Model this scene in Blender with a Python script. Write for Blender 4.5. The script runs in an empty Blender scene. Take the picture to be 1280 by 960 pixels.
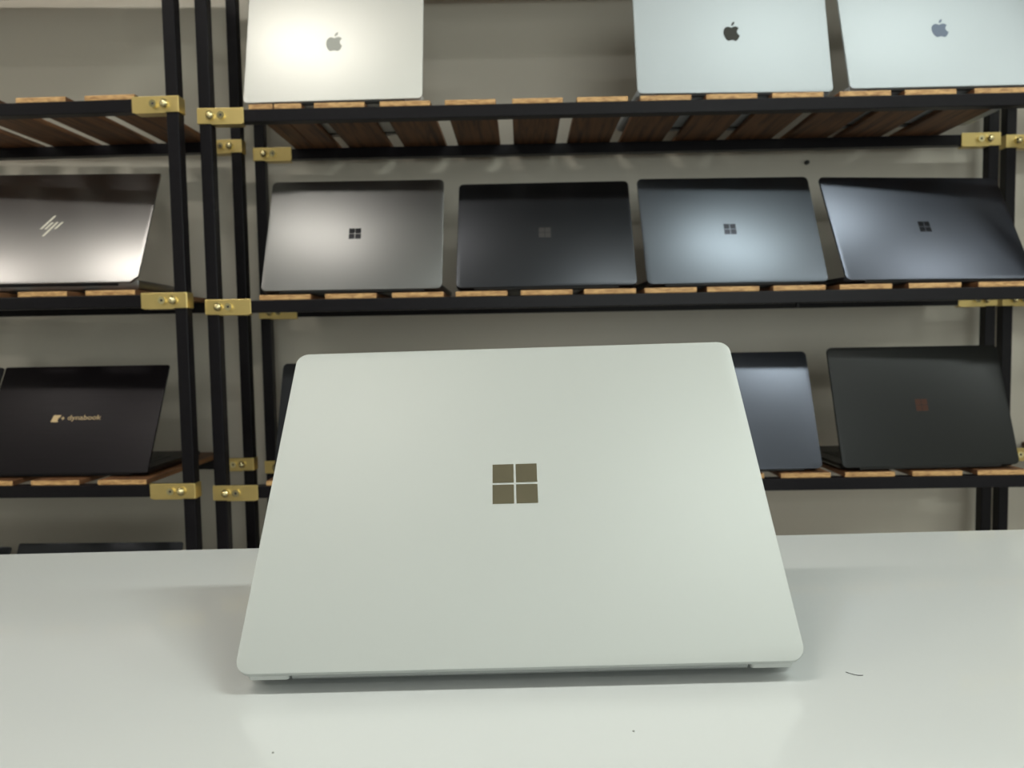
import bpy, math
from mathutils import Matrix, Vector

C = bpy.context.scene.collection
CAM_Z = 0.935            # eye height above the floor

# ------------------------------------------------------------------ materials
def mat(name, col, rough=0.5, metal=0.0, coat=0.0, noise=None, spec=0.5, bump=None, emit=None):
    m = bpy.data.materials.new(name); m.use_nodes = True
    nt = m.node_tree; b = nt.nodes['Principled BSDF']
    b.inputs['Base Color'].default_value = (*col, 1)
    b.inputs['Roughness'].default_value = rough
    b.inputs['Metallic'].default_value = metal
    b.inputs['Coat Weight'].default_value = coat
    b.inputs['Coat Roughness'].default_value = 0.06
    b.inputs['Specular IOR Level'].default_value = spec
    tc = nt.nodes.new('ShaderNodeTexCoord')
    if noise:
        scale, amt, stretch = noise
        mp = nt.nodes.new('ShaderNodeMapping'); mp.inputs['Scale'].default_value = stretch
        n = nt.nodes.new('ShaderNodeTexNoise'); n.inputs['Scale'].default_value = scale; n.inputs['Detail'].default_value = 6
        mx = nt.nodes.new('ShaderNodeMix'); mx.data_type = 'RGBA'
        mx.inputs['A'].default_value = tuple(max(0, c*(1-amt)) for c in col)+(1,)
        mx.inputs['B'].default_value = tuple(min(1, c*(1+amt)) for c in col)+(1,)
        nt.links.new(tc.outputs['Object'], mp.inputs['Vector']); nt.links.new(mp.outputs[0], n.inputs['Vector'])
        nt.links.new(n.outputs['Fac'], mx.inputs['Factor']); nt.links.new(mx.outputs['Result'], b.inputs['Base Color'])
    if bump:
        n2 = nt.nodes.new('ShaderNodeTexNoise'); n2.inputs['Scale'].default_value = bump[0]
        bp = nt.nodes.new('ShaderNodeBump'); bp.inputs['Strength'].default_value = bump[1]; bp.inputs['Distance'].default_value = 0.001
        nt.links.new(tc.outputs['Object'], n2.inputs['Vector']); nt.links.new(n2.outputs['Fac'], bp.inputs['Height'])
        nt.links.new(bp.outputs[0], b.inputs['Normal'])
    if emit:
        b.inputs['Emission Color'].default_value = (*emit[0], 1); b.inputs['Emission Strength'].default_value = emit[1]
    return m

def wood_mat(name, dark, light, rough=0.55, rings=False):
    m = bpy.data.materials.new(name); m.use_nodes = True
    nt = m.node_tree; b = nt.nodes['Principled BSDF']; b.inputs['Roughness'].default_value = rough
    tc = nt.nodes.new('ShaderNodeTexCoord'); mp = nt.nodes.new('ShaderNodeMapping')
    mp.inputs['Scale'].default_value = (30, 30, 120) if rings else (45, 3, 30)
    n = nt.nodes.new('ShaderNodeTexNoise'); n.inputs['Scale'].default_value = 2.2; n.inputs['Detail'].default_value = 8
    n.inputs['Distortion'].default_value = 0.6
    r = nt.nodes.new('ShaderNodeValToRGB')
    r.color_ramp.elements[0].position = 0.32; r.color_ramp.elements[0].color = (*dark, 1)
    r.color_ramp.elements[1].position = 0.62; r.color_ramp.elements[1].color = (*light, 1)
    nt.links.new(tc.outputs['Object'], mp.inputs['Vector']); nt.links.new(mp.outputs[0], n.inputs['Vector'])
    nt.links.new(n.outputs['Fac'], r.inputs['Fac']); nt.links.new(r.outputs[0], b.inputs['Base Color'])
    return m

M = dict(
    wall=mat('wall_paint', (0.62, 0.575, 0.49), 0.42, noise=(1.2, 0.03, (1, 1, 1)), bump=(90, 0.05)),
    side_wall=mat('side_wall_paint', (0.70, 0.70, 0.66), 0.6, noise=(1.2, 0.03, (1, 1, 1))),
    ceiling=mat('ceiling_paint', (0.80, 0.80, 0.77), 0.8, noise=(2, 0.02, (1, 1, 1))),
    floor=mat('floor_tile', (0.33, 0.32, 0.30), 0.35, noise=(5, 0.1, (1, 1, 1))),
    table=mat('white_laminate', (0.66, 0.68, 0.68), 0.22, coat=0.5, noise=(3, 0.01, (1, 1, 1))),
    table_leg=mat('table_leg_paint', (0.7, 0.7, 0.7), 0.4),
    black=mat('black_powder_coat', (0.007, 0.006, 0.008), 0.36, spec=0.18, noise=(60, 0.2, (1, 1, 1)), bump=(400, 0.06)),
    brass=mat('brass', (0.72, 0.55, 0.22), 0.33, metal=0.85, noise=(40, 0.06, (1, 1, 1))),
    bolt=mat('brass_bolt', (0.85, 0.74, 0.42), 0.16, metal=1.0),
    wood=wood_mat('stained_wood', (0.075, 0.032, 0.014), (0.22, 0.098, 0.04)),
    wood_end=wood_mat('cut_wood_end', (0.34, 0.17, 0.06), (0.66, 0.40, 0.17), rings=True),
    platinum=mat('platinum_aluminium', (0.455, 0.475, 0.46), 0.52, metal=0.15),
    hinge_grey=mat('grey_hinge_aluminium', (0.26, 0.275, 0.27), 0.4, metal=0.4),
    silver=mat('silver_aluminium', (0.72, 0.71, 0.68), 0.42, metal=0.4),
    silver_cool=mat('cool_silver_aluminium', (0.45, 0.49, 0.52), 0.52, metal=0.3),
    grey=mat('warm_grey_aluminium', (0.185, 0.185, 0.185), 0.37, metal=1.0),
    taupe=mat('taupe_aluminium', (0.29, 0.28, 0.28), 0.33, metal=1.0),
    matte_black=mat('matte_black_aluminium', (0.04, 0.042, 0.048), 0.36, metal=0.9),
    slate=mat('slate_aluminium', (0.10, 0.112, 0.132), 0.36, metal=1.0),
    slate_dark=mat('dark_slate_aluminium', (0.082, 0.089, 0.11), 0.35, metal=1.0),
    charcoal=mat('charcoal_aluminium', (0.03, 0.031, 0.031), 0.40, metal=0.9),
    brushed_black=mat('brushed_black_lid', (0.010, 0.008, 0.010), 0.40, metal=0.4, spec=0.2, noise=(12, 0.5, (1, 60, 1))),
    glass=mat('black_screen_glass', (0.008, 0.008, 0.01), 0.08),
    key=mat('black_keys', (0.02, 0.02, 0.02), 0.5),
    mirror_olive_reflection=mat('mirror_olive_reflection', (0.40, 0.36, 0.26), 0.12, metal=1.0),  # chrome logo; the dark olive it reflects is put into the colour
    mirror_dark=mat('mirror_dark', (0.03, 0.03, 0.035), 0.08, metal=0.9),
    mirror_slate=mat('mirror_slate', (0.035, 0.036, 0.045), 0.15, metal=0.9),
    emblem_dim=mat('dim_grey_emblem', (0.085, 0.08, 0.08), 0.3, metal=0.6),
    emblem_copper=mat('copper_emblem', (0.075, 0.034, 0.024), 0.3, metal=0.7),
    emblem_silver=mat('pale_grey_emblem', (0.40, 0.40, 0.37), 0.6, metal=0.0),
    emblem_black=mat('black_emblem', (0.025, 0.023, 0.018), 0.5, spec=0.2),
    emblem_blue=mat('blue_grey_emblem', (0.10, 0.13, 0.20), 0.5),
    emblem_cream=mat('cream_emblem', (0.86, 0.82, 0.70), 0.25, metal=0.2),
    emblem_gold=mat('gold_emblem', (0.42, 0.31, 0.16), 0.4, metal=0.3),
    lens=mat('lamp_lens', (0.9, 0.9, 0.9), 0.4, emit=((1, 0.98, 0.93), 12)),
    lamp_ring=mat('lamp_ring', (0.8, 0.8, 0.8), 0.4),
    dark_speck=mat('dark_speck', (0.03, 0.03, 0.03), 0.6),
    speck_grey=mat('grey_speck', (0.25, 0.26, 0.24), 0.6),
)

# ------------------------------------------------------------------ helpers
class MB:
    def __init__(s): s.v = []; s.f = []; s.m = []
    def add(s, vs, fs, mi=0):
        o = len(s.v); s.v += [tuple(v) for v in vs]
        for f in fs: s.f.append([i+o for i in f]); s.m.append(mi)
    def box(s, x0, x1, y0, y1, z0, z1, mi=0, end_mi=None):
        vs = [(x, y, z) for z in (z0, z1) for y in (y0, y1) for x in (x0, x1)]
        e = mi if end_mi is None else end_mi
        s.add(vs, [(0, 2, 3, 1), (4, 5, 7, 6), (0, 4, 6, 2), (1, 3, 7, 5)], mi)
        o = len(s.v)-8
        for f in ((0, 1, 5, 4), (2, 6, 7, 3)): s.f.append([i+o for i in f]); s.m.append(e)
    def rings(s, rings, mi=0, cap0=True, cap1=True, mi1=None):
        n = len(rings[0]); o = len(s.v)
        for r in rings: s.v += [tuple(p) for p in r]
        for k in range(len(rings)-1):
            for i in range(n):
                j = (i+1) % n
                s.f.append([o+k*n+i, o+k*n+j, o+(k+1)*n+j, o+(k+1)*n+i]); s.m.append(mi)
        if cap0: s.f.append([o+i for i in reversed(range(n))]); s.m.append(mi)
        if cap1: s.f.append([o+(len(rings)-1)*n+i for i in range(n)]); s.m.append(mi if mi1 is None else mi1)
    def dome(s, c, r, h, axis='y', seg=14, mi=0):
        rs = []
        for k in range(5):
            a = k/5*math.pi/2
            rs.append([(c[0]+r*math.cos(a)*math.cos(t), c[1]-h*math.sin(a), c[2]+r*math.cos(a)*math.sin(t))
                       for t in [2*math.pi*i/seg for i in range(seg)]])
        s.rings(rs, mi)
    def cyl(s, p0, p1, r, seg=14, mi=0):
        p0, p1 = Vector(p0), Vector(p1); d = (p1-p0).normalized()
        a = d.orthogonal().normalized(); b = d.cross(a)
        s.rings([[p+a*r*math.cos(t)+b*r*math.sin(t) for t in [2*math.pi*i/seg for i in range(seg)]] for p in (p0, p1)], mi)
    def build(s, name, mats, parent=None, bevel=0, smooth=False):
        me = bpy.data.meshes.new(name); me.from_pydata(s.v, [], s.f)
        for m in (mats if isinstance(mats, (list, tuple)) else [mats]): me.materials.append(m)
        for p, mi in zip(me.polygons, s.m): p.material_index = mi
        import bmesh
        bm = bmesh.new(); bm.from_mesh(me); bmesh.ops.recalc_face_normals(bm, faces=bm.faces); bm.to_mesh(me); bm.free()
        o = bpy.data.objects.new(name, me); C.objects.link(o)
        if parent: o.parent = parent
        if bevel:
            bv = o.modifiers.new('edge', 'BEVEL'); bv.width = bevel; bv.segments = 2; bv.limit_method = 'ANGLE'
        if smooth:
            for p in me.polygons: p.use_smooth = True
            if hasattr(me, 'set_sharp_from_angle'): me.set_sharp_from_angle(angle=math.radians(35))
        return o

def tag(o, label=None, cat=None, group=None, kind=None):
    if label: o['label'] = label
    if cat: o['category'] = cat
    if group: o['group'] = group
    if kind: o['kind'] = kind
    return o

def empty(name, loc, rz=0.0):
    o = bpy.data.objects.new(name, None); C.objects.link(o); o.empty_display_size = 0.05
    o.location = loc; o.rotation_euler = (0, 0, rz); return o

def rrect(x0, x1, y0, y1, r, z, inset=0.0, seg=7):
    """rounded rectangle; r = (bottom-left, bottom-right, top-right, top-left)"""
    if not isinstance(r, (tuple, list)): r = (r,)*4
    x0 += inset; x1 -= inset; y0 += inset; y1 -= inset
    pts = []
    for (cx, cy, rr, a0) in ((x0, y0, r[0], math.pi), (x1, y0, r[1], 1.5*math.pi), (x1, y1, r[2], 0), (x0, y1, r[3], .5*math.pi)):
        rr = max(rr-inset, 0.0003)
        ox = cx+rr if cx == x0 else cx-rr; oy = cy+rr if cy == y0 else cy-rr
        for i in range(seg+1):
            a = a0+i/seg*math.pi/2
            pts.append((ox+rr*math.cos(a), oy+rr*math.sin(a), z))
    return pts

# ------------------------------------------------------------------ room
def struct(name, mb, m): return tag(mb.build(name, m), kind='structure')
YW = 1.592
XL, XR, YB, ZC = -3.0, 3.2, -3.6, 2.75
b = MB(); b.box(XL-.1, XR+.1, YW, YW+.1, 0, ZC); struct('wall_back', b, M['wall'])
WX0, WX1, WZ0, WZ1 = -.3, 2.9, .35, 2.25           # the shop window behind the photographer
b = MB(); b.box(XL-.1, WX0, YB-.1, YB, 0, ZC); b.box(WX1, XR+.1, YB-.1, YB, 0, ZC); b.box(WX0, WX1, YB-.1, YB, 0, WZ0); b.box(WX0, WX1, YB-.1, YB, WZ1, ZC)
struct('wall_front', b, M['side_wall'])
b = MB(); fw = .05
for x in (WX0, (WX0+WX1)/2-fw/2, WX1-fw): b.box(x, x+fw, YB-.08, YB-.02, WZ0, WZ1)
for z in (WZ0, WZ1-fw): b.box(WX0, WX1, YB-.08, YB-.02, z, z+fw)
struct('window_1', b, M['black'])
b = MB(); b.box(XL-.1, XL, YB, YW, 0, ZC); struct('wall_left', b, M['side_wall'])
b = MB(); b.box(XR, XR+.1, YB, YW, 0, ZC); struct('wall_right', b, M['side_wall'])
b = MB(); b.box(XL-.1, XR+.1, YB-.1, YW+.1, -.1, 0); struct('floor', b, M['floor'])
b = MB(); b.box(XL-.1, XR+.1, YB-.1, YW+.1, ZC, ZC+.1); struct('ceiling', b, M['ceiling'])

# ------------------------------------------------------------------ ceiling downlights
def downlight(x, y, power, col, L=0.85, Wd=0.11):
    r = empty('ceiling_light', (x, y, ZC))
    tag(r, 'long narrow white ceiling lamp above the display table', 'ceiling light', 'linear lamps on the ceiling')
    b = MB(); hx, hy = L/2+.02, Wd/2+.02
    b.rings([rrect(-hx, hx, -hy, hy, .012, -.0005), rrect(-hx, hx, -hy, hy, .012, -.030), rrect(-hx, hx, -hy, hy, .012, -.034, .006)])
    b.build('housing', M['lamp_ring'], r)
    b = MB(); b.rings([rrect(-L/2, L/2, -Wd/2, Wd/2, .008, -.0342), rrect(-L/2, L/2, -Wd/2, Wd/2, .008, -.038, .003)]); b.build('diffuser', M['lens'], r)
    ld = bpy.data.lights.new('tube', 'AREA'); ld.shape = 'RECTANGLE'; ld.size = L; ld.size_y = Wd; ld.energy = power; ld.color = col
    lo = bpy.data.objects.new('lamp', ld); C.objects.link(lo); lo.parent = r; lo.location = (0, 0, -.042)
for x, y, p, col in [
    (-1.0, 0.08, 10.5, (1.0, 0.95, 0.84)),
    (1.15, 0.14, 17, (0.90, 1.0, 0.93)),
    (-2.5, 0.08, 8, (1.0, 0.93, 0.82)),
    (2.7, 0.14, 12, (0.92, 1.0, 0.95)),
    (-0.92, -2.0, 4, (0.98, 1.0, 0.94)),
    (1.12, -2.0, 4, (0.94, 1.0, 0.96)),
]: downlight(x, y, p, col)
# daylight coming in through the shop window
ld = bpy.data.lights.new('daylight', 'AREA'); ld.shape = 'RECTANGLE'; ld.size = WX1-WX0-.1; ld.size_y = WZ1-WZ0-.1; ld.energy = 43; ld.color = (.93, 1.0, .95)
lo = bpy.data.objects.new('window_daylight', ld); C.objects.link(lo); lo.location = ((WX0+WX1)/2, YB+.01, (WZ0+WZ1)/2); lo.rotation_euler = (math.radians(90), 0, 0)

# ------------------------------------------------------------------ display table
TT = -0.0130             # the table stands very slightly out of level, like in the shop
tz = CAM_Z-0.1882
tbl = empty('display_table', (0, 0, 0))
tag(tbl, 'glossy white display table under the open platinum laptop in the foreground', 'table')
tbl.matrix_world = Matrix.Translation((0, 0, tz)) @ Matrix.Rotation(-.0073, 4, 'Z') @ Matrix.Rotation(TT, 4, 'Y')
b = MB(); b.box(-.80, .80, -.03, .686, -.036, 0); b.build('tabletop', M['table'], tbl, bevel=.0015)
for sx in (-.76, .76):
    for sy in (.01, .63):
        zb = -tz+math.sin(TT)*sx*1.0
        b = MB(); b.box(sx-.025, sx+.025, sy-.025, sy+.025, zb+.001, -.037); b.build('leg', M['table_leg'], tbl, bevel=.002)

# ------------------------------------------------------------------ racks
POST = .0205; BEAM = .0205; SLAT = .009
HS = [CAM_Z+h for h in (1.0255, .7075, .3895, .0719, -.2466, -.5646, -.87)]   # shelf levels (top of beams)
def bracket(rack, x, y, ztop, side):
    """brass corner bracket: plate across post and beam, a side plate and a bottom flange; side=+1 reaches right"""
    L = .076; t = .0022; h = .026; z0 = ztop-BEAM/2-h/2; z1 = z0+h
    b = MB()
    xa, xb = (x-.001, x+L) if side > 0 else (x+POST-L, x+POST+.001)
    b.box(xa, xb, y-t, y, z0, z1)
    if side > 0: b.box(x-t, x, y-t, y+POST, z0, z1)
    else: b.box(x+POST, x+POST+t, y-t, y+POST, z0, z1)
    f0, f1 = (x+POST+.001, xb-.004) if side > 0 else (xa+.004, x-.001)
    b.box(f0, f1, y-t, y+POST*.9, z0-t*.6, z0+.0015)
    br = b.build('corner_bracket', M['brass'], rack, bevel=.0008)
    for k, off in enumerate((.021, .039)):
        bx = x+off if side > 0 else x+POST-off
        b = MB()
        if k == 0:
            b.cyl((bx, y-t, (z0+z1)/2), (bx, y-t-.003, (z0+z1)/2), .0078)
            b.dome((bx, y-t-.003, (z0+z1)/2), 0.0072, .007)
        else:
            b.cyl((bx, y-t, (z0+z1)/2), (bx, y-t-.0045, (z0+z1)/2), .0062)
            b.cyl((bx, y-t-.0045, (z0+z1)/2), (bx, y-t-.0047, (z0+z1)/2), .0024, seg=6, mi=1)
        b.build('bolt', [M['bolt'], M['dark_speck']], br, smooth=True)

def rack(label, origin, yaw, length, depth, slats, rear_dx=0.0, lift=0.0):
    """origin = outer front-left corner of the front-left post; slats[level] = list of (x0, x1)"""
    r = empty('shelving_rack', (origin[0], origin[1], 0), yaw)
    tag(r, label, 'shelving rack', 'black racks with slatted wooden shelves and brass corner brackets')
    top = HS[0]+.33+lift
    for x in (0, length-POST):
        for y in (0, depth):
            b = MB(); dx = rear_dx if y else 0
            b.box(x+dx, x+dx+POST, y, y+POST, .001, top); b.build('post', M['black'], r, bevel=.0015)
    for li, h in enumerate(HS):
        h += lift
        b = MB(); b.box(POST+.0005, length-POST-.0005, .0005, BEAM, h-BEAM, h); b.build('front_beam', M['black'], r, bevel=.001)
        b = MB(); b.box(POST+rear_dx+.0005, length-POST+rear_dx-.0005, depth+.0005, depth+BEAM, h-BEAM, h); b.build('rear_beam', M['black'], r, bevel=.001)
        b = MB()
        for (a, c) in slats[li]:
            b.box(a, c, .003, depth+BEAM+.022, h+.0002, h+SLAT, 0, 1)
        b.build('slatted_deck', [M['wood'], M['wood_end']], r, bevel=.0012)
        for x, sd in ((0, 1), (length-POST, -1)):
            bracket(r, x, 0, h, sd)
            bracket(r, x+rear_dx, depth, h, sd)
    for h in (HS[-1]+lift, top-.001):     # side rails at the very top and bottom only
        for x in (0, length-POST):
            b = MB(); b.box(x+.001, x+POST-.001, POST+.0005, depth-.0005, h-BEAM, h); b.build('side_beam', M['black'], r)
    return r

W = .085
s1 = [(-.451, -.410), (-.408, -.362)]+[(a, a+W) for a in (-.341, -.231, -.122, -.010, .098, .203, .312, .421, .532, .639, .753)]
s2 = [(a, a+W+.003) for a in (-.445, -.333, -.219, -.111, -.001, .106, .208, .313, .424, .535, .650, .766)]
s3 = [(a, a+W) for a in (-.445, -.336, -.226, -.116, -.006, .104, .214, .325, .438, .547, .661, .771)]
ox = -.5337
s0 = [(-.45+.1125*k, -.45+.1125*k+.1105) for k in range(12)]  # upper decks above the view: gaps narrowed to block lamp stripes on the wall
def shift(s, o): return [(a-o, c-o) for a, c in s]
rr = rack('black metal rack with slatted shelves across the middle and right, behind the white laptop',
     (ox, 1.27), 0.0, 1.4902, .2604, [shift(s, ox) for s in (s0, s0, s1, s2, s3, s1, s3)])
# small bolt end hanging under the middle shelf beam
b = MB(); b.cyl((.467-ox, .010, HS[3]-BEAM), (.467-ox, .010, HS[3]-BEAM-.007), .0035); b.build('beam_bolt', M['black'], rr, smooth=True)
# the left rack: its front-right post stands at (-.5734, 1.2378)
yl = -.031; LL = 1.49; dxr = -.0177+.0177
u = (math.cos(yl), math.sin(yl))
lx0, ly0 = -.5734+POST*u[0]-LL*u[0], 1.2378+POST*u[1]-LL*u[1]
def lslats(last, n=12):
    # last = distance of the last slat's right end from the rack's right end
    out = []; e = LL-last
    for k in range(n): out.append((e-W, e)); e -= .1165
    return out
rack('black metal rack with slatted shelves at the left side of the picture',
     (lx0, ly0), yl, LL, .2672, [shift(s0, ox)]*2+[lslats(.073, 12), lslats(.088, 12), lslats(.084, 12), lslats(.09, 12), lslats(.09, 12)], rear_dx=-.006, lift=.011)
# the third rack, of which only the rear-left post and shelf ends show at the right edge
rack('black metal rack cut off by the right edge, only its rear post in view',
     (.9838, 1.285), 0.0, 1.49, .266, [shift([(x+1.50, c+1.50) for x, c in s], .9838) for s in (s0, s0, s1, s2, s3, s1, s3)])

# ------------------------------------------------------------------ emblems (local lid plane, u to the right, v up the lid, 0.3 mm proud)
def prism(b, poly, z0, z1, mi=0):
    b.rings([[(x, y, z0) for x, y in poly], [(x, y, z1) for x, y in poly]], mi)
def pane_emblem(lid, cx, cy, s, m):
    b = MB(); g = s*.052; q = s/2
    for sx in (-1, 1):
        for sy in (-1, 1):
            x0, x1 = sorted((cx+sx*g/1.0*.5, cx+sx*q)); y0, y1 = sorted((cy+sy*g*.5, cy+sy*q))
            b.box(x0, x1, y0, y1, .00002, .00025)
    return b.build('logo', m, lid)
def fruit_emblem(lid, cx, cy, s, m):
    body = [(0, .32), (.10, .37), (.20, .40), (.30, .385), (.385, .33), (.43, .275), (.36, .21), (.315, .12), (.315, .02), (.355, -.07), (.42, -.135), (.46, -.16),
            (.40, -.30), (.32, -.42), (.24, -.49), (.16, -.49), (.08, -.455), (0, -.44), (-.08, -.455), (-.16, -.49), (-.24, -.485), (-.33, -.40),
            (-.41, -.26), (-.46, -.10), (-.47, .05), (-.44, .19), (-.37, .30), (-.27, .37), (-.17, .385), (-.08, .355)]
    leaf = [(0.0, .44), (.02, .54), (.08, .64), (.19, .70), (.195, .60), (.15, .51), (.08, .455)]
    b = MB(); prism(b, [(cx+x*s, cy+y*s-.05*s) for x, y in body], .00002, .00025); prism(b, [(cx+x*s, cy+y*s-.05*s) for x, y in leaf], .00002, .00025)
    return b.build('logo', m, lid)
def stroke_emblem(lid, cx, cy, m):
    k = .00141/16; kv = .00165/16; b = MB()
    for (x0, y0, x1, y1) in ((390, 550, 600, 268), (478, 553, 585, 408), (472, 698, 678, 405), (668, 548, 780, 405)):
        p0 = ((x0-585)*k+cx, -(y0-480)*kv+cy); p1 = ((x1-585)*k+cx, -(y1-480)*kv+cy); w = .0018
        prism(b, [(p0[0]-w, p0[1]), (p0[0]+w, p0[1]), (p1[0]+w, p1[1]), (p1[0]-w, p1[1])], .00002, .0003)
    return b.build('logo', m, lid)
def word_emblem(lid, cx, cy, text, size, m):
    cu = bpy.data.curves.new('t', 'FONT'); cu.body = text; cu.size = size; cu.extrude = .00012; cu.align_x = 'LEFT'; cu.offset = 0
    t = bpy.data.objects.new('t', cu); C.objects.link(t); bpy.context.view_layer.update()
    me = bpy.data.meshes.new_from_object(t.evaluated_get(bpy.context.evaluated_depsgraph_get()))
    bpy.data.objects.remove(t)
    b = MB()
    b.add([(v.co.x*1.22+cx, v.co.y+cy, v.co.z+.00014) for v in me.vertices], [list(p.vertices) for p in me.polygons])
    # square device with a notch, and a small four-armed star before the word
    ex = cx-.028; e = .0125
    prism(b, [(ex-.001, cy-.004), (ex+e, cy-.004), (ex+e-.002, cy-.001), (ex+e-.001, cy+.003), (ex+e+.002, cy+.006), (ex+e+.003, cy+.009), (ex+.002, cy+.009)], .00002, .00025)
    sx, sy = cx-.0085, cy+.003
    prism(b, [(sx-.004, sy), (sx-.001, sy-.001), (sx, sy-.004), (sx+.001, sy-.001), (sx+.004, sy), (sx+.001, sy+.001), (sx, sy+.004), (sx-.001, sy+.001)], .00002, .00025)
    return b.build('logo', m, lid)

# ------------------------------------------------------------------ laptops
def laptop(label, loc, yaw, lean, w, h, body, emblem=None, group=None, clear=.0065, rad=.009, tilt=0.0, t=.0042,
           hinge=None, thick=.011, notch=0.0, hinge_w=.80, base_depth=None, taper=.007, inset_y=.0075, tabs=False):
    """origin = lower outer edge of the open lid (towards the viewer); the base lies behind it on the shelf"""
    r = empty('laptop', loc, yaw); tag(r, label, 'laptop', group)
    if tilt: r.matrix_world = Matrix.Translation(loc) @ Matrix.Rotation(yaw, 4, 'Z') @ Matrix.Rotation(tilt, 4, 'Y')
    th = math.radians(lean)
    D = base_depth or h
    # base
    b = MB(); z0 = -clear+.0012; z1 = z0+thick; y0 = inset_y; x = w/2
    def rg(i, z, yy=0): return rrect(-x, x, y0+yy, D, rad, z, i)
    b.rings([rg(taper, z0), rg(taper*.42, z0+.0022), rg(.0004, z0+thick*.5), rg(0, z1-.0006), rg(.0006, z1)])
    for fy in (y0+.022, D-.03):
        b.rings([rrect(-x+.03, x-.03, fy-.004, fy+.004, .0035, z, 0) for z in (-clear+.0001, z0+.0004)], 1)
    if tabs:
        for sx in (-1, 1):
            xa, xb = sorted((sx*(w*hinge_w/2+.0015), sx*(x-.006)))
            b.rings([rrect(xa, xb, .0035, .016, .0025, z, i) for i, z in ((.002, -.0058), (.0006, -.0052), (0, -.003), (0, .0005))])
    kw = (w-.05)/14
    for i in range(14):
        for j in range(6):
            b.box(-x+.025+i*kw+.0015, -x+.025+(i+1)*kw-.0015, .035+j*.0175+.001, .035+(j+1)*.0175-.001, z1-.0002, z1+.0009, 1)
    b.box(-.055, .055, D-.078, D-.008, z1-.0002, z1+.0003, 2)
    b.build('base', [body, M['key'], hinge or M['hinge_grey']], r, smooth=True)
    # lid
    b = MB()
    def lg(i, z):
        if notch:
            n = notch; p = rrect(-x, x, 0, h, (.0008, .0008, rad, rad), z, i, 4)
            # cut the lower corners off
            out = []
            for q in p:
                qx, qy, qz = q
                out.append(q)
            out[0:5] = [(-x+i, n+i*.4, z), (-x+i+n*.25, n*.75+i*.4, z), (-x+i+n*.5, n*.5+i, z), (-x+i+n*.75, n*.25+i, z), (-x+i+n, i, z)]
            out[5:10] = [(x-i-n, i, z), (x-i-n*.75, n*.25+i, z), (x-i-n*.5, n*.5+i, z), (x-i-n*.25, n*.75+i*.4, z), (x-i, n+i*.4, z)]
            return out
        return rrect(-x, x, 0, h, rad, z, i)
    b.rings([lg(.0006, -t), lg(0, -t+.0006), lg(0, -.0007), lg(.0002, -.0002), lg(.0008, 0)])
    b.rings([rrect(-x+.004, x-.004, .012, h-.004, rad*.6, z, 0) for z in (-t-.0004, -t+.0002)], 1)
    lid = b.build('lid', [body, M['glass']], r, smooth=True); lid.rotation_euler = (th, 0, 0)
    # hinge barrel
    b = MB(); hw = w*hinge_w/2; rb = min(.0034, clear*.5)
    b.cyl((-hw, .0062, -.0022), (hw, .0062, -.0022), rb, 16)
    b.build('hinge', hinge or M['key'], r, smooth=True)
    if emblem: emblem(lid)
    return r

def pane(m, h, s=.021, dy=0.0): return lambda lid: pane_emblem(lid, 0, h*.5+dy, s, m)

# the laptop on the table
laptop('large platinum-white laptop standing open on the white table, seen from behind', (-.0046, .3916, CAM_Z-.1762), .0018, 49.46, .308, .223,
       M['platinum'], pane(M['mirror_olive_reflection'], .223, .0280, .001), clear=.0114, rad=.0085, tilt=TT, t=.0046, hinge=M['hinge_grey'], tabs=True, taper=.013, inset_y=.011, thick=.0095)

G2 = 'laptops on the middle shelf of the right rack'; G1 = 'silver laptops on the upper shelf of the right rack'; G3 = 'laptops on the lower shelf of the right rack'
def on(level, extra=0.0): return HS[level]+SLAT+.0003+.0065+extra
R = math.radians
# middle shelf, right rack
laptop('mid-grey laptop with black square-pane logo, leftmost on the middle shelf', (-.2883, 1.2771, on(3)), R(.78), 66.2, .308, .219, M['grey'], pane(M['mirror_dark'], .219), G2)
laptop('matt black laptop with a barely visible logo, second on the middle shelf', (.0432, 1.2804, on(3)), R(-.34), 61.1, .308, .223, M['matte_black'], pane(M['emblem_dim'], .223), G2)
laptop('slate grey laptop with dark pane logo, third on the middle shelf', (.3676, 1.2801, on(3)), R(1.74), 64.5, .308, .215, M['slate'], pane(M['mirror_slate'], .213), G2)
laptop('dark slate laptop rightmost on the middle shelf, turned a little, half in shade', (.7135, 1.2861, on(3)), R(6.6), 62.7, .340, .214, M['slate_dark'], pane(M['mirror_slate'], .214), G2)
# upper shelf, right rack
laptop('bright silver laptop with pale grey fruit logo, alone at the left of the upper shelf', (-.3125, 1.2842, on(2)), R(-1.15), 76.5, .304, .2124, M['silver'],
       lambda l: fruit_emblem(l, 0, .1075, .030, M['emblem_silver']), G1, rad=.007)
laptop('cool silver laptop with black fruit logo, middle of the three on the upper shelf', (.3647, 1.2854, on(2)-.0012), R(2.2), 77.8, .330, .224, M['silver_cool'],
       lambda l: fruit_emblem(l, 0, .110, .030, M['emblem_black']), G1, rad=.008, clear=.0052)
laptop('cool silver laptop with blue-grey fruit logo, at the right end of the upper shelf', (.7181, 1.2815, on(2)), R(0.0), 72.0, .330, .232, M['silver_cool'],
       lambda l: fruit_emblem(l, 0, .112, .030, M['emblem_blue']), G1, rad=.008)
# lower shelf, right rack
laptop('black laptop mostly hidden behind the left edge of the white laptop', (-.2811, 1.2788, on(4)), R(-1.5), 70, .308, .205, M['matte_black'], None, G3)
laptop('slate blue laptop partly hidden behind the right edge of the white laptop', (.3575, 1.2769, on(4)), R(.67), 68.2, .308, .214, M['slate_dark'], None, G3)
laptop('charcoal black laptop with dim copper logo, rightmost on the lower shelf', (.6964, 1.2780, on(4)+.001), R(2.53), 71.9, .308, .214, M['charcoal'], pane(M['emblem_copper'], .214), G3)
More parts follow.
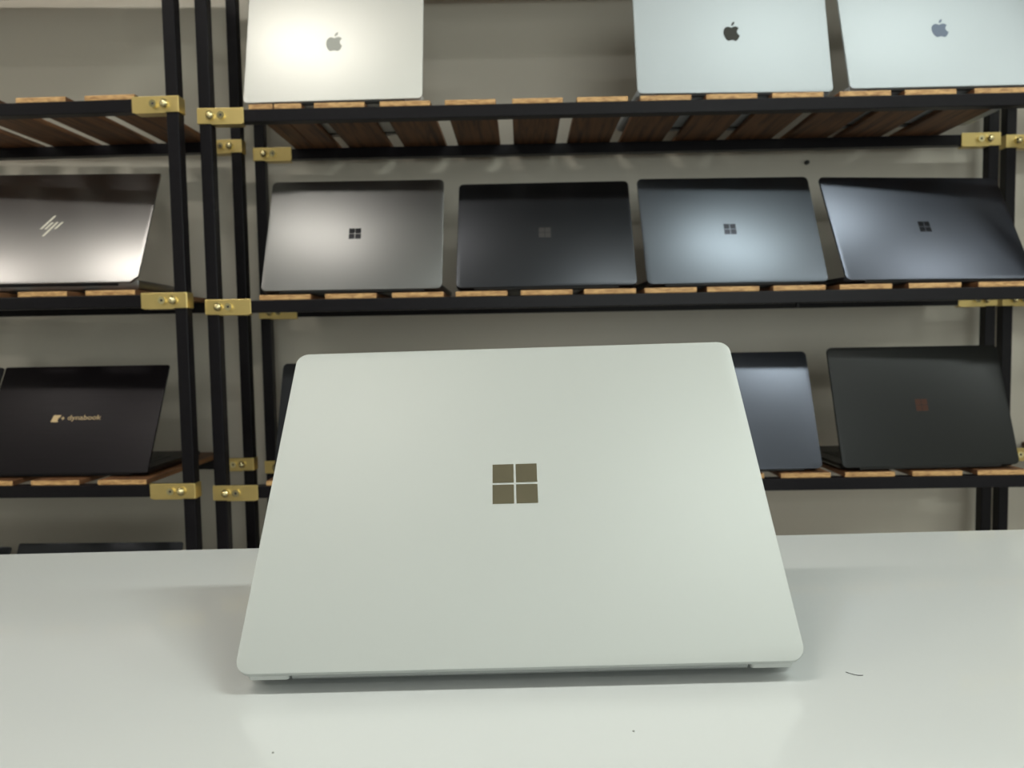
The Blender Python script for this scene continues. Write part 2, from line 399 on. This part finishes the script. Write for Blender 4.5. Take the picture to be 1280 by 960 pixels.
# left rack
laptop('taupe grey laptop with slanted cream stroke logo, cut by the left edge', (-.824, 1.2640, on(3)+.0195), R(2.6), 60.9, .345, .236, M['taupe'],
       lambda l: stroke_emblem(l, 0.003, .120, M['emblem_cream']), None, clear=.015, rad=.003, thick=.017, notch=.012, hinge=M['matte_black'])
laptop('black laptop with small gold lettering, on the left rack below the taupe one', (-.8003, 1.2700, on(4)+.0115), R(-1.05), 62.3, .306, .206, M['brushed_black'],
       lambda l: word_emblem(l, -.012, .1000, 'dynabook', .0125, M['emblem_gold']), None, clear=.007, rad=.003, thick=.013, hinge=M['matte_black'])
laptop('black laptop of which only a sliver shows at the left edge, beside the gold-lettered one', (-1.117, 1.285, on(4)+.011), R(-1.0), 62.3, .306, .206, M['matte_black'], None, None, rad=.004)
G4 = 'black laptops on the lowest visible shelf of the left rack'
laptop('black laptop with only its top edge showing above the table, nearer the post', (-.786, 1.270, on(5)+.011), R(-.8), 64, .308, .194, M['matte_black'], None, G4, rad=.004)
laptop('black laptop with only its top corner showing at the far left above the table', (-1.108, 1.275, on(5)+.011), R(-.8), 64, .308, .188, M['matte_black'], None, G4, rad=.004)

# ------------------------------------------------------------------ small marks
b = MB(); b.cyl((.598, YW-.006, 1.289), (.598, YW+.001, 1.289), .0045); b.dome((.598, YW-.006, 1.289), .0045, .002)
tag(b.build('wall_screw', M['dark_speck'], smooth=True), 'small dark screw head in the wall above the third middle-shelf laptop', 'screw')
def table_pt(x, y): return Matrix.Translation((0, 0, tz)) @ Matrix.Rotation(-.0073, 4, 'Z') @ Matrix.Rotation(TT, 4, 'Y') @ Vector((x, y, 0))
b = MB()
pts = [table_pt(.1715+.0075*t, .404-.004*t-.0016*math.sin(t*3), )+Vector((0, 0, .0003)) for t in [i/8 for i in range(9)]]
for p, q in zip(pts, pts[1:]): b.cyl(p, q, .00018, 5)
tag(b.build('hair', M['dark_speck']), 'tiny curved dark hair lying on the table right of the white laptop', 'hair')
for i, (x, y, lab) in enumerate(((.0475, .347, 'tiny grey crumb on the table in front of the laptop, right of centre'),
                               (-.121, .334, 'tiny grey crumb on the table near the bottom left edge'))):
    b = MB(); p = table_pt(x, y)
    b.dome((0, 0, 0), .0006, .0005, seg=7)
    o = b.build('crumb', M['speck_grey']); o.location = p; o.rotation_euler = (math.radians(-90), 0, 0)
    tag(o, lab, 'crumb')

# ------------------------------------------------------------------ camera
f_px, pit, roll, yaw = 936.71, .0607, .0175, -.0142
cy, sy, cp, sp, cr, sr = math.cos(yaw), math.sin(yaw), math.cos(pit), math.sin(pit), math.cos(roll), math.sin(roll)
fwd = Vector((sy*cp, cy*cp, -sp)); r0 = Vector((cy, -sy, 0)); u0 = r0.cross(fwd)
rt = cr*r0-sr*u0; up = sr*r0+cr*u0
cd = bpy.data.cameras.new('camera'); cam = bpy.data.objects.new('camera', cd); C.objects.link(cam)
cam.matrix_world = Matrix(((rt.x, up.x, -fwd.x, 0), (rt.y, up.y, -fwd.y, 0), (rt.z, up.z, -fwd.z, CAM_Z), (0, 0, 0, 1)))
cd.sensor_width = 36; cd.lens = f_px/1280*36; cd.clip_start = .01
cd.dof.use_dof = True; cd.dof.focus_distance = .48; cd.dof.aperture_fstop = 13
bpy.context.scene.camera = cam

# ------------------------------------------------------------------ world, view
w = bpy.data.worlds.new('world'); bpy.context.scene.world = w; w.use_nodes = True
w.node_tree.nodes['Background'].inputs[0].default_value = (.5, .52, .5, 1); w.node_tree.nodes['Background'].inputs[1].default_value = .3
vs = bpy.context.scene.view_settings
vs.view_transform = 'Standard'; vs.look = 'None'; vs.gamma = 1; vs.use_curve_mapping = False; vs.exposure = 0.12
